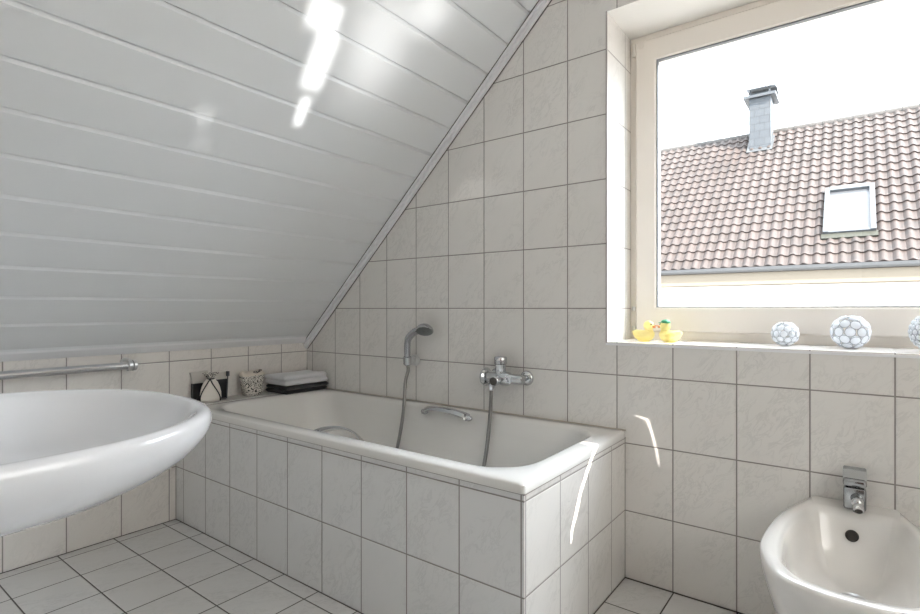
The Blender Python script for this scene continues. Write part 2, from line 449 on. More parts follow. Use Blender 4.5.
# ------------------------------------------------------------------ bathtub
TX0, TX1, TY0, TY1, TZ = .13, 1.883, -.748, -.0015, .544
tub = thing('bathtub', 'cream built-in bathtub in a white tiled surround under the sloped ceiling', 'bathtub', (1.0, -.37, 0))
bm = bmesh.new()
R = []
R.append(rrect(TX0, TX1, TY0, TY1, .012, .5172))
R.append(rrect(TX0, TX1, TY0, TY1, .014, TZ-.006))
R.append(rrect(TX0+.003, TX1-.003, TY0+.003, TY1, .014, TZ-.003))
R.append(rrect(TX0+.009, TX1-.009, TY0+.009, TY1-.003, .014, TZ))
ri = [.13, .16, .16, .15]
R.append(rrect(.183, 1.822, -.692, -.050, ri, TZ+.0005))
R.append(rrect(.191, 1.812, -.683, -.060, ri, TZ-.004))
R.append(rrect(.199, 1.804, -.675, -.068, ri, TZ-.016))
R.append(rrect(.225, 1.790, -.664, -.080, ri, TZ-.07))
R.append(rrect(.30, 1.765, -.648, -.097, ri, .36))
R.append(rrect(.39, 1.735, -.628, -.118, ri, .22))
R.append(rrect(.44, 1.71, -.61, -.14, [.12]*4, .165))
R.append(rrect(.50, 1.66, -.57, -.18, [.10]*4, .14))
R.append(rrect(.62, 1.55, -.48, -.27, [.08]*4, .132))
loft(bm, R, cap1=True)
shell = obj('tub_shell', bm, enamel, tub, smooth=True, angle=50)
bm = bmesh.new(); lathe(bm, [(.034, 0), (.034, .004), (.028, .006), (.012, .004)], (1.50, -.375, .1315), (0, 0, 1), 28); obj('drain', bm, chrome, tub, smooth=True, angle=40)
bm = bmesh.new()
box(bm, .0015, 1.8795, -.742, -.700, 0, .5175)
obj('front_panel', bm, T_apron, tub, label='long tiled front of the tub')
bm = bmesh.new(); box(bm, 1.835, 1.8803, -.7418, -.0015, 0, .5175); obj('end_panel', bm, T_end, tub, label='short tiled end of the tub')
bm = bmesh.new(); box(bm, .0015, .1295, -.7425, -.0015, .5176, .545, bev=.0008, seg=1)
lg = bm
for f in lg.faces:
    f.normal_update()
    f.material_index = 1 if abs(f.normal.z) < .5 else 0
obj('ledge', lg, [T_ledge, T_apron], tub, label='narrow tiled ledge at the head of the tub')
bm = bmesh.new(); box(bm, .13, 1.885, -.0040, -.0013, TZ-.002, TZ+.003); obj('sealant_bead', bm, plain('sealant', (.45, .40, .34), .6), tub)
def grab(ysgn, yfoot, x0, x1, zf, top):
    """arched strap handle on the tub's inner edge"""
    bm = bmesh.new(); n = 26; rings = []
    for i in range(n+1):
        t = i/n; x = x0+(x1-x0)*t
        prof_ = math.sin(PI*t)**.55
        z = zf + top*prof_; y = yfoot + ysgn*(.012+.026*prof_)
        ang = .6 - 0.5*0
        wd = .016+.005*abs(2*t-1)**3; tk = .0055
        # cross section ellipse tilted towards the tub
        cs = Vector((0, ysgn*math.cos(ang), -math.sin(ang)*1.0)); nr = Vector((0, ysgn*math.sin(ang), math.cos(ang)))
        c = Vector((x, y, z))
        rings.append([c + cs*(wd*math.cos(2*PI*k/14)) + nr*(tk*math.sin(2*PI*k/14)) for k in range(14)])
    loft(bm, rings, True, True)
    for x in (x0, x1):
        ell(bm, (x, yfoot+ysgn*.006, zf-.004), .020, .014, .013)
    return obj('grab_handle', bm, chrome, tub, smooth=True)
grab(-1, -.072, .972, 1.222, .522, .026)
grab(+1, -.675, .93, 1.19, .517, .036)

# ------------------------------------------------------------------ bath mixer
def rosette(bm, x, z, y=0):
    lathe(bm, [(.031, 0), (.031, .004), (.028, .010), (.019, .015), (.016, .016)], (x, y, z), (0, -1, 0), 28)
mx = thing('bath_mixer', 'chrome single lever bath mixer on the tiled wall above the tub', 'tap', (1.39, 0, .70))
for x in (1.318, 1.467):
    bm = bmesh.new(); rosette(bm, x, .704)
    obj('wall_rosette', bm, chrome, mx, smooth=True, angle=35)
for x in (1.325, 1.458):
    bm = bmesh.new(); tube(bm, smooth_path([(x+(.006 if x > 1.4 else -.006), -.012, .704), (x, -.04, .704), (x, -.062, .704)], 4), .014, 16)
    lathe(bm, [(.0175, 0), (.019, .003), (.019, .013), (.0175, .016)], (x, -.030, .704), (0, -1, 0), 6)
    obj('union_nut', bm, chrome, mx, smooth=True, angle=30)
bm = bmesh.new()
lathe(bm, [(.020, .0), (.026, .004), (.0275, .012), (.0275, .058), (.029, .065), (.029, .095), (.0265, .105), (.0215, .112), (.0205, .150), (.0195, .166), (.015, .172)], (1.318, -.070, .704), (1, 0, 0), 32)
lathe(bm, [(.022, .02), (.0215, .05), (.0235, .054), (.0235, .058)], (1.381, -.070, .704), (0, 0, 1), 28)
lathe(bm, [(.0195, .01), (.0185, .040), (.0205, .046), (.0205, .060), (.0175, .063)], (1.380, -.072, .703), (.12, -1, -.08), 28)
obj('mixer_body', bm, chrome, mx, smooth=True, angle=35)
bm = bmesh.new(); lathe(bm, [(.0165, .0625), (.0165, .0645), (.004, .0650)], (1.380, -.072, .703), (.12, -1, -.08), 24)
obj('aerator', bm, plain('dark_sieve', (.10, .09, .08), .35, metal=.5), mx, smooth=True, angle=35, label='dark outlet opening')
bm = bmesh.new(); lathe(bm, [(.018, 0), (.036, .002), (.040, .008), (.040, .014), (.034, .020), (.018, .021)], (1.298, -.070, .704), (1, 0, 0), 32)
obj('diverter_knob', bm, chrome, mx, smooth=True, angle=35)
bm = bmesh.new(); lathe(bm, [(.0235, 0), (.0275, .002), (.0275, .012), (.0260, .014), (.0275, .016), (.0275, .026), (.024, .031), (.012, .033)], (1.381, -.070, .7625), (0, 0, 1), 32)
obj('lever', bm, chrome, mx, smooth=True, angle=35)
bm = bmesh.new(); box(bm, 1.405, 1.442, -.0945, -.090, .689, .719, bev=.002, seg=2)
mp = obj('marking_plate', bm, plain('pale_plate', (.78, .79, .84), .3), mx)
bm = bmesh.new()
for xa_, xb_, za_, zb_ in ((1.411, 1.419, .706, .709), (1.422, 1.430, .702, .711), (1.413, 1.424, .697, .699), (1.427, 1.436, .697, .700)): box(bm, xa_, xb_, -.0950, -.0944, za_, zb_)
obj('printed_marks', bm, plain('dark_print', (.08, .09, .14), .5), mp)
bm = bmesh.new(); lathe(bm, [(.0125, 0), (.0135, .004), (.0135, .016), (.0105, .030)], (1.342, -.078, .682), (.0, -.08, -1), 8)
obj('hose_outlet', bm, chrome, mx, smooth=True, angle=30)

# wall holder for the hand shower
hd = thing('shower_holder', 'small chrome wall holder carrying the hand shower left of the mixer', 'holder', (.849, 0, .742))
bm = bmesh.new(); lathe(bm, [(.027, 0), (.027, .010), (.024, .016), (.019, .018), (.019, .034), (.015, .038)], (.849, 0, .742), (0, -1, 0), 28)
obj('wall_mount', bm, chrome_soft, hd, smooth=True, angle=35)
bm = bmesh.new()
lathe(bm, [(.0145, -.021), (.0185, -.019), (.0205, .017), (.0175, .019), (.0165, .018), (.0140, -.020)], (.842, -.054, .744), (.10, -.12, 1), 24, cap0=False, cap1=False)
obj('socket', bm, chrome, hd, smooth=True, angle=35)

hs = thing('hand_shower', 'chrome hand shower with grey spray face hanging in its holder', 'shower', (.842, -.054, .744))
up = Vector((.10, -.12, 1)).normalized()
base = Vector((.842, -.054, .744))
pth = smooth_path([base-up*.024, base+up*.02, base+up*.07, base+up*.108+Vector((.008, 0, 0)), base+up*.138+Vector((.040, .004, 0)), base+Vector((.108, -.010, .158))], 6)
rad = [.0120+.0035*min(1, i/8) + (.0015 if i > 16 else 0) for i in range(len(pth))]
bm = bmesh.new(); tube(bm, pth, rad, 16); obj('shower_handle', bm, chrome_dk, hs, smooth=True)
hc = base+Vector((.124, -.018, .148)); hn = Vector((.30, -.48, -.82)).normalized()
bm = bmesh.new(); lathe(bm, [(.010, -.028), (.024, -.024), (.037, -.012), (.0415, -.002), (.0415, .004), (.038, .006)], hc, hn, 36)
hdobj = obj('shower_head', bm, chrome_dk, hs, smooth=True, angle=35)
bm = bmesh.new(); lathe(bm, [(.0375, .0), (.0375, .0068), (.034, .0085), (.013, .0085), (.012, .0105), (.004, .011)], hc, hn, 36)
d_, u_, v_ = basis(hn)
for rr_, k_ in ((.019, 10), (.028, 16)):
    for i in range(k_):
        a = 2*PI*i/k_
        lathe(bm, [(.0013, .008), (.001, .0105)], hc+u_*(rr_*math.cos(a))+v_*(rr_*math.sin(a)), hn, 6)
obj('spray_face', bm, plain('grey_spray_plate', (.16, .17, .17), .4), hs, smooth=True, angle=35, label='grey round spray face with nozzles')
hp = [base-up*.022, base-up*.05+Vector((.004, 0, 0)), (.852, -.080, .64), (.863, -.100, .54), (.862, -.118, .44), (.848, -.135, .33), (.83, -.165, .22), (.86, -.24, .152), (.98, -.33, .142),
      (1.14, -.36, .142), (1.27, -.30, .146), (1.325, -.21, .165), (1.334, -.160, .26), (1.342, -.125, .38), (1.345, -.098, .52), (1.343, -.084, .62), (1.342, -.081, .651)]
dense = smooth_path(hp, 40)
L_ = [0]
for a, b in zip(dense, dense[1:]): L_.append(L_[-1]+(b-a).length)
tot = L_[-1]; step = .0028; out = []; j = 0; q = 0.0
while q < tot:
    while L_[j+1] < q: j += 1
    t = (q-L_[j])/(L_[j+1]-L_[j]); out.append(dense[j].lerp(dense[j+1], t)); q += step
rad = [.0092 if i % 2 else .0070 for i in range(len(out))]
bm = bmesh.new(); tube(bm, out, rad, 8); obj('shower_hose', bm, plain('steel_hose', (.30, .29, .28), .3, metal=1), hs, smooth=True, label='flexible metal hose')

# ------------------------------------------------------------------ towel rail
tr = thing('towel_rail', 'polished chrome towel rail on the low left wall', 'towel rail', (0, -1.3, .75))
bm = bmesh.new(); tube(bm, [(.062, -1.72, .748), (.062, -.965, .748)], .0160, 24); obj('rail_bar', bm, chrome, tr, smooth=True, angle=40)
for y in (-.958, -1.72):
    bm = bmesh.new()
    lathe(bm, [(.022, 0), (.022, .010), (.017, .013), (.017, .062)], (0, y, .757), (1, 0, 0), 24)
    lathe(bm, [(.017, -.017), (.024, -.014), (.024, -.002), (.0185, 0), (.0185, .003), (.024, .005), (.024, .017), (.017, .020)], (.062, y, .748), (0, 1, 0), 28)
    obj('rail_bracket', bm, chrome_soft, tr, smooth=True, angle=35)

# ------------------------------------------------------------------ washbasin
wb = thing('washbasin', 'big round white ceramic washbasin in the left foreground', 'washbasin', (1.65, -2.12, .5))
BC = Vector((1.677, -1.779, 0)); BX, BY = .277, .277
def bring(r, z, k=1.0, cx=0, cy=0):
    pts = []
    for i in range(96):
        a = 2*PI*i/96
        x = r*math.cos(a); y = r*math.sin(a)
        pts.append(Vector((BC.x+cx+x, max(BC.y+cy+y*k, YF+.0005), z)))
    return pts
prof_o = [(.10, .60, -.05), (.12, .66, -.03), (.17, .705, -.01), (.27, .730, -.005), (.40, .741, 0), (.50, .748, 0), (.60, .7545, 0), (.70, .764, 0), (.79, .777, 0), (.87, .790, 0), (.93, .804, 0), (.97, .818, 0), (.992, .829, 0), (1.0, .839, 0),
          (.996, .847, 0), (.982, .8515, 0), (.955, .853, 0), (.930, .851, 0), (.905, .844, 0), (.88, .835, 0), (.84, .822, 0), (.76, .804, 0), (.64, .788, 0), (.48, .778, 0), (.28, .773, 0), (.08, .771, 0)]
def se_(a, n_=2.33): return 1/(abs(math.cos(a))**n_+abs(math.sin(a))**n_)**(1/n_)
def bring(k, z, cy=0):
    return [Vector((BC.x+BX*k*se_(a)*math.cos(a), max(BC.y+cy+BY*k*se_(a)*math.sin(a), YF+.0005), z)) for a in [2*PI*i/120 for i in range(120)]]
bm = bmesh.new(); loft(bm, [bring(r, z, cy) for r, z, cy in prof_o], True, True)
obj('basin_bowl', bm, ceramic, wb, smooth=True)
bm = bmesh.new(); lathe(bm, [(.030, 0), (.030, .003), (.024, .005), (.006, .004)], (BC.x, BC.y, .7712), (0, 0, 1), 28); obj('drain', bm, chrome, wb, smooth=True, angle=40)

bm = bmesh.new(); box(bm, 1.50, 1.86, YF+.0005, -1.99, .70, .846, bev=.02, seg=4)
obj('rear_deck', bm, ceramic, wb, smooth=True, angle=60)

# ------------------------------------------------------------------ bidet
bd = thing('bidet', 'white ceramic wall-hung bidet under the window at the right', 'bidet', (2.56, 0, .42))
CX = 2.557
def bid_ring(pts, z, n=6):
    """pts: right half outline (half width, y) from wall to front; mirrored and closed, smoothed"""
    half = [(w_, y_) for w_, y_ in pts]
    P_ = [Vector((CX+w_, y_, z)) for w_, y_ in half] + [Vector((CX-w_, y_, z)) for w_, y_ in half[::-1] if w_ > 1e-4]
    body = smooth_path(P_, n)       # open spline along the sides and front
    return body
outer = [(.100, -.002), (.120, -.06), (.162, -.20), (.183, -.38), (.178, -.50), (.135, -.615), (.065, -.655), (0, -.662)]
inner = [(.082, -.092), (.110, -.135), (.140, -.30), (.143, -.42), (.130, -.535), (.090, -.598), (.042, -.618), (0, -.622)]
def sc(pts, s, cy=-.38, sy=None, dy=0):
    sy = sy or s
    return [(w_*s, min(cy+(y_-cy)*sy+dy, -.002)) for w_, y_ in pts]
def mixp(a, b, t): return [(p[0]*(1-t)+q[0]*t, p[1]*(1-t)+q[1]*t) for p, q in zip(a, b)]
wall_ = lambda pts: [(pts[0][0], -.002)]+pts[1:]
rings = []
for s, z, dy in [(.50, .09, .12), (.66, .13, .09), (.78, .20, .06), (.87, .27, .035), (.945, .34, .012), (.988, .385, .002), (1.0, .409, 0), (.994, .4215, 0)]:
    rings.append(bid_ring(wall_(sc(outer, s, dy=dy)), z))
rings.append(bid_ring(wall_(sc(outer, .972)), .4275))
def raise_back(ring): return ring
rings.append(bid_ring(mixp(outer, inner, .78), .4275))
rings.append(bid_ring(inner, .4225))
rings.append(bid_ring(sc(inner, .965, cy=-.36), .410))
rings.append(bid_ring(sc(inner, .93, cy=-.36), .388))
rings.append(bid_ring(sc(inner, .86, cy=-.36), .335))
rings.append(bid_ring(sc(inner, .70, cy=-.34), .290))
rings.append(bid_ring(sc(inner, .42, cy=-.31), .268))
rings.append(bid_ring(sc(inner, .18, cy=-.28), .262))
bm = bmesh.new(); loft(bm, rings, True, True)
obj('bidet_bowl', bm, ceramic_b, bd, smooth=True, angle=60)
bm = bmesh.new(); lathe(bm, [(.030, 0), (.030, .003), (.026, .005), (.020, .002), (.004, .001)], (CX, -.27, .2615), (0, 0, 1), 28); obj('drain', bm, chrome_soft, bd, smooth=True, angle=40)
bm = bmesh.new(); lathe(bm, [(.0155, -.004), (.0155, .003), (.0135, .0045), (.0115, .001), (.0, .0005)], (CX-.004, -.121, .370), (0, -1, .34), 24)
obj('overflow_hole', bm, dark_hole, bd, smooth=True, angle=40)
bt = thing('bidet_mixer', 'chrome single lever tap standing on the rear rim of the bidet', 'tap', (CX, -.052, .4275))
bm = bmesh.new(); Zb = .4275
box(bm, CX-.024, CX+.028, -.078, -.024, Zb, Zb+.062, bev=.006, seg=3)
lathe(bm, [(.015, 0), (.0135, .040)], (CX+.006, -.066, Zb+.036), (0.05, -1, -.12), 20)
obj('tap_body', bm, chrome_tap, bt, smooth=True, angle=35)
bm = bmesh.new()
ell(bm, (CX+.008, -.106, Zb+.031), .0145, .0145, .0145)
lathe(bm, [(.0105, 0), (.0130, .004), (.0130, .018), (.0095, .019)], (CX+.009, -.112, Zb+.026), (0.08, -.80, -.60), 20)
obj('spout_nozzle', bm, chrome, bt, smooth=True, angle=35)
bm = bmesh.new(); lathe(bm, [(.0092, .0185), (.0092, .0195), (.001, .0197)], (CX+.009, -.112, Zb+.026), (0.08, -.80, -.60), 18)
obj('aerator', bm, dark_hole, bt)
bm = bmesh.new()
box(bm, CX-.0255, CX+.0295, -.080, -.022, Zb+.064, Zb+.086, bev=.008, seg=3)
hpz = [Vector((CX+.002, -.066, Zb+.080)), Vector((CX+.002, -.052, Zb+.096)), Vector((CX+.002, -.040, Zb+.109))]
rg = []
for c, wv in zip(smooth_path(hpz, 4), [.027]*7+[.0265, .024]):
    rg.append([c+Vector((sx_*wv, sy_*.006, sy_*.003)) for sx_, sy_ in ((-1, -1), (-.5, -1.3), (.5, -1.3), (1, -1), (1, 1), (-1, 1))])
loft(bm, rg, True, True)
obj('lever', bm, chrome_tap, bt, smooth=True, angle=35)

# ------------------------------------------------------------------ towels
def cushion(bm, x0, x1, y0, y1, z0, z1, r, sag=0, seed=0, nx_=26, ny_=32):
    """a soft folded slab with rolled edges"""
    rnd = random.Random(seed); ph = [rnd.uniform(0, 6) for _ in range(6)]
    top = {}; bot = {}
    for i in range(nx_+1):
        for j in range(ny_+1):
            u, v = i/nx_, j/ny_
            x, y = x0+(x1-x0)*u, y0+(y1-y0)*v
            ex = min(u, 1-u)*(x1-x0); ey = min(v, 1-v)*(y1-y0)
            e = min(ex, ey)
            k = 1 if e >= r else math.sqrt(max(0, 1-(1-e/r)**2))
            m = (z0+z1)/2; hh = (z1-z0)/2
            wv = .0022*math.sin(u*7+ph[0])*math.sin(v*6+ph[1]) + .0012*math.sin(u*19+ph[2]+v*8)
            top[i, j] = bm.verts.new((x+.002*math.sin(v*9+ph[3]), y+.002*math.sin(u*8+ph[4]), m+hh*k+wv*k+sag*v))
            bot[i, j] = top[i, j] if e == 0 else bm.verts.new((x, y, m-hh*k))
    for i in range(nx_):
        for j in range(ny_):
            bm.faces.new((top[i, j], top[i+1, j], top[i+1, j+1], top[i, j+1]))
            try: bm.faces.new((bot[i, j], bot[i, j+1], bot[i+1, j+1], bot[i+1, j]))
            except Exception: pass
terry_w = plain('white_terry', (.72, .715, .73), .95, bump=.9, bscale=420, sheen=.3)
terry_b = plain('black_terry', (.018, .018, .022), .95, bump=.9, bscale=420, sheen=.2)
def towel(name, label, cat, x0, x1, y0, y1, z, th_, n, mat, seed):
    bm = bmesh.new(); t = th_/n
    for k in range(n):
        o_ = .004*((k*7+seed) % 3-1)
        cushion(bm, x0+abs(o_), x1+o_, y0+o_*.8, y1-abs(o_), z+k*t, z+(k+1)*t+.0015, t*.52, seed=seed+k)
    # fold rolled along the front edge that joins the layers
    o = obj(name, bm, mat, None, smooth=True); o['label'] = label; o['category'] = cat; o['group'] = 'folded towels'; return o
towel('folded_towel', 'folded black towel lying flat under the white one', 'towel', .016, .210, -.282, -.012, .5455, .040, 2, terry_b, 3)
towel('folded_towel', 'folded white towel on top of the black one', 'towel', .014, .204, -.290, -.010, .5885, .050, 2, terry_w, 5)

# ------------------------------------------------------------------ things on the ledge
# patterned fabric bag
def fabric_pattern():
    m, nt, out = newmat('flower_print_fabric'); n = N(nt)
    p = n('ShaderNodeBsdfPrincipled'); n.link(p.outputs[0], out.inputs[0]); p.inputs['Roughness'].default_value = .9
    g_ = n('ShaderNodeNewGeometry'); sp = n('ShaderNodeSeparateXYZ'); n.link(g_.outputs['Position'], sp.inputs[0])
    v1 = n('ShaderNodeTexVoronoi'); v1.inputs['Scale'].default_value = 30; n.link(g_.outputs['Position'], v1.inputs['Vector'])
    r1 = n.math('FRACT', n.math('MULTIPLY', v1.outputs['Distance'], 5.0)); band = n.math('GREATER_THAN', r1, .55)
    v2 = n('ShaderNodeTexVoronoi'); v2.inputs['Scale'].default_value = 150; n.link(g_.outputs['Position'], v2.inputs['Vector'])
    dots = n.math('LESS_THAN', v2.outputs['Distance'], .42)
    blk = n.math('MAXIMUM', n.math('MULTIPLY', band, n.math('SUBTRACT', 1, dots)), n.math('LESS_THAN', v1.outputs['Distance'], .10))
    n.link(n.mix(blk, (.66, .63, .58), (.03, .03, .03)), p.inputs['Base Color'])
    return m
cream_f = plain('cream_fabric', (.66, .60, .52), .9, bump=.3, bscale=300)
ribbon = plain('black_ribbon', (.015, .015, .015), .5)
pb = thing('gift_bag', 'small black and cream patterned bag beside the folded towels', 'bag', (.068, -.392, .545))
c0 = Vector((.068, -.392, 0))
def bag_ring(wy, wx, z, puff=0, k=20, tw=0):
    pts = []
    for i in range(40):
        a = 2*PI*i/40; ca, sa = math.cos(a), math.sin(a)
        sx = abs(ca)**.45*(1 if ca > 0 else -1); sy = abs(sa)**.45*(1 if sa > 0 else -1)
        pts.append(Vector((c0.x+wx*sx, c0.y+wy*sy, z+puff*math.sin(3*a+tw))))
    return pts
bm = bmesh.new(); loft(bm, [bag_ring(.038, .026, .5455), bag_ring(.044, .031, .553), bag_ring(.050, .033, .58), bag_ring(.057, .033, .62), bag_ring(.064, .026, .648, .001)], True, False)
obj('bag_body', bm, fabric_pattern(), pb, smooth=True)
bm = bmesh.new(); loft(bm, [bag_ring(.064, .026, .647, .001), bag_ring(.066, .023, .655, .002), bag_ring(.062, .010, .667, .004), bag_ring(.054, .004, .672, .006), bag_ring(.046, .002, .668, .004)], False, True)
obj('bag_collar', bm, cream_f, pb, smooth=True, label='plain cream folded top')
bm = bmesh.new()
tube(bm, smooth_path([(.094, -.372, .664), (.092, -.365, .676), (.090, -.352, .674), (.092, -.366, .667), (.094, -.376, .664), (.092, -.388, .671), (.09, -.399, .667), (.092, -.385, .662), (.094, -.374, .663)], 5), .0028, 8, flat=.5)
obj('bow', bm, ribbon, pb, smooth=True)

# white drawstring pouch with black cord
pc = thing('cosmetic_pouch', 'round white drawstring pouch with black cord at the tub corner', 'pouch', (.072, -.613, .545))
def pr(r, z, wob=0, k=9):
    return [Vector((.072+(r*.82+wob*math.cos(k*a))*math.cos(a), -.613+(r+wob*math.cos(k*a))*math.sin(a), z)) for a in [2*PI*i/72 for i in range(72)]]
bm = bmesh.new(); loft(bm, [pr(.034, .5455), pr(.045, .549), pr(.049, .565), pr(.048, .59), pr(.042, .615, .0006), pr(.032, .637, .0012), pr(.020, .650, .0018), pr(.013, .656, .0018)], True, True)
obj('pouch_body', bm, plain('white_pouch_cloth', (.76, .72, .66), .85, bump=.25, bscale=200), pc, smooth=True)
bm = bmesh.new(); loft(bm, [pr(.012, .655, .0018), pr(.018, .664, .003), pr(.027, .676, .006, 7), pr(.031, .683, .008, 7), pr(.026, .684, .007, 7), pr(.012, .672, .002)], True, True)
obj('pouch_ruffle', bm, fabric_pattern(), pc, smooth=True, label='black and white patterned ruffled top')
bm = bmesh.new()
def on_p(a, z, off=.0015):
    zz = [(.5455, .034), (.549, .045), (.565, .049), (.59, .048), (.615, .042), (.637, .032), (.650, .020), (.656, .013)]
    r = .013
    for (z0, r0), (z1, r1) in zip(zz, zz[1:]):
        if z0 <= z <= z1: r = r0+(r1-r0)*(z-z0)/(z1-z0)
    r += off; return Vector((.072+r*.84*math.cos(a), -.613+r*math.sin(a), z))
for sgn, a_end in ((-1, -1.75), (1, .75)):
    a0 = -.55
    tube(bm, smooth_path([on_p(a0+(a_end-a0)*t**.8, .655-.105*t, .002) for t in [i/6 for i in range(7)]], 4), .0028, 8)
torus(bm, (.072, -.613, .655), (0, 0, 1), .0145, .003, 20, 6)
obj('cord', bm, ribbon, pc, smooth=True)

# black toiletry boxes with white card behind the pouch
bx = thing('toiletry_set', 'black and white toiletry gift set standing behind the drawstring pouch', 'toiletries', (.015, -.59, .545))
bm = bmesh.new(); box(bm, .004, .026, -.675, -.600, .5455, .632, bev=.002); box(bm, .004, .026, -.598, -.503, .5455, .640, bev=.002)
obj('black_box', bm, plain('black_card', (.014, .014, .016), .35), bx)
bm = bmesh.new(); prism(bm, [(-.684, .686), (-.60, .690), (-.601, .632), (-.672, .632)], 'x', .006, .022)
prism(bm, [(-.594, .672), (-.508, .676), (-.506, .640), (-.594, .640)], 'x', .006, .022)
obj('white_sleeve', bm, plain('white_card', (.60, .57, .53), .45), bx, label='white card upper half')
bm = bmesh.new(); tube(bm, [(.050, -.520, .5455), (.046, -.512, .655)], .003, 10); box(bm, .040, .052, -.519, -.505, .655, .680, bev=.002)
br = thing('nail_brush', 'thin clear brush with a dark clip next to the black box', 'brush', (.050, -.520, .545))
obj('clip', bm, plain('grey_clip', (.10, .11, .12), .3), br)

# ------------------------------------------------------------------ window sill ornaments
def translucent(name, col, f=.55, rough=.25):
    m, nt, out = newmat(name); n = N(nt)
    p = n('ShaderNodeBsdfPrincipled'); p.inputs['Base Color'].default_value = (*col, 1); p.inputs['Roughness'].default_value = rough
    t = n('ShaderNodeBsdfTranslucent'); t.inputs[0].default_value = (*col, 1)
    mx_ = n('ShaderNodeMixShader'); mx_.inputs[0].default_value = f
    n.link(p.outputs[0], mx_.inputs[1]); n.link(t.outputs[0], mx_.inputs[2]); n.link(mx_.outputs[0], out.inputs[0]); return m
crystal = translucent('clear_bead', (.95, .96, .98), .6, .1)
silver = plain('silver_wire', (.42, .43, .45), .35, metal=.6)
def globe(name, label, c, r, sub, ringk):
    t = thing(name, label, 'ornament', (c[0], c[1], WZ0), 'round bead ornaments on the sill')
    tmp = bmesh.new(); bmesh.ops.create_icosphere(tmp, subdivisions=sub, radius=1)
    dirs = [v.co.copy() for v in tmp.verts if v.co.z > -.93 and v.co.z < .90]
    edge = sum(e.calc_length() for e in tmp.edges)/len(tmp.edges); tmp.free()
    bm = bmesh.new(); bm2 = bmesh.new(); cc = Vector(c)
    for d in dirs:
        torus(bm, cc+d*(r-.003), d, r*edge*ringk, r*.014+.0002, 16, 5)
        lathe(bm2, [(0.0005, .004), (r*edge*.34, .0025), (r*edge*.44, 0), (r*edge*.34, -.0025), (.0005, -.004)], cc+d*(r-.003), d, 10)
    zt_ = math.sqrt(max(0, 1-.86**2))
    torus(bm, cc+Vector((0, 0, r*.86)), (0, 0, 1), r*.50, r*.03, 28, 6)
    torus(bm, cc+Vector((0, 0, -r+.004)), (0, 0, 1), r*.30, .003, 24, 6)
    obj('wire_rings', bm, silver, t, smooth=True); obj('glass_beads', bm2, crystal, t, smooth=True)
    return t
globe('bead_ball', 'smallest of the three glass bead balls, nearest the rubber ducks', (2.372, .148, WZ0+.041), .041, 2, .46)
globe('bead_ball', 'middle sized glass bead ball between the two others on the sill', (2.548, .140, WZ0+.0525), .0525, 2, .46)
globe('bead_ball', 'glass bead ball furthest right on the sill, partly outside the picture', (2.742, .10, WZ0+.058), .058, 3, .46)

yellow = translucent('yellow_rubber', (.95, .87, .48), .5, .3)
orange = plain('orange_beak', (.75, .22, .03), .4)
eyem = plain('black_eye', (.02, .02, .02), .3)
def duck(name, label, c, ang, cap, s=1.0):
    t = thing(name, label, 'rubber duck', (c[0], c[1], WZ0), 'rubber ducks on the sill')
    Rz = Matrix.Rotation(ang, 4, 'Z'); T = Matrix.Translation(Vector(c)) @ Rz @ Matrix.Scale(s, 4)
    def fin(bm, nm, mat, **k):
        bmesh.ops.transform(bm, matrix=T, verts=bm.verts); return obj(nm, bm, mat, t, smooth=True, **k)
    bm = bmesh.new()       # body facing +x: hull sections along x
    secs = [(-.047, .036, .004, .003), (-.041, .033, .010, .008), (-.032, .027, .019, .017), (-.018, .022, .026, .021), (0, .0215, .029, .0215), (.016, .023, .027, .0225), (.028, .025, .021, .020), (.036, .027, .011, .012), (.040, .028, .004, .004)]
    loft(bm, [[Vector((x, ry*math.cos(2*PI*k/24), zc+rz*math.sin(2*PI*k/24))) for k in range(24)] for x, zc, ry, rz in secs], True, True)
    fin(bm, 'duck_body', yellow)
    bm = bmesh.new(); ell(bm, (.018, 0, .060), .0195, .0185, .0190, seg=24, rings=16)
    bmesh.ops.create_cone(bm, cap_ends=True, segments=20, radius1=.017, radius2=.013, depth=.018, matrix=Matrix.Translation((.019, 0, .042)))
    fin(bm, 'duck_head', yellow)
    bm = bmesh.new(); ell(bm, (.040, 0, .0585), .011, .009, .0028, Matrix.Rotation(-.25, 4, 'Y'), 16, 8); ell(bm, (.038, 0, .0545), .009, .0075, .0022, Matrix.Rotation(.2, 4, 'Y'), 16, 8)
    fin(bm, 'beak', orange)
    for sy in (-1, 1):
        bm = bmesh.new(); ell(bm, (.0325, sy*.0105, .0655), .0032, .0026, .0042, seg=12, rings=8); fin(bm, 'eye', eyem)
        bm = bmesh.new(); ell(bm, (-.012, sy*.026, .026), .022, .006, .011, Matrix.Rotation(.25, 4, 'Y'), 18, 10); fin(bm, 'wing', yellow)
    if cap:
        bm = bmesh.new(); lathe(bm, [(.0175, 0), (.0165, .006), (.010, .011), (.002, .013)], (.016, 0, .0715), (-.1, 0, 1), 24)
        ell(bm, (.034, 0, .0725), .010, .012, .0018, None, 16, 6); fin(bm, 'cap', plain('green_cap', (.04, .30, .14), .5), label='green cap')
    return t
duck('rubber_duck', 'yellow rubber duck nearest the corner, facing right', (1.913, .118, WZ0), math.radians(-8), False, 1.0)
duck('rubber_duck', 'yellow rubber duck with a green cap, facing left', (2.008, .118, WZ0), math.radians(172), True, 1.0)

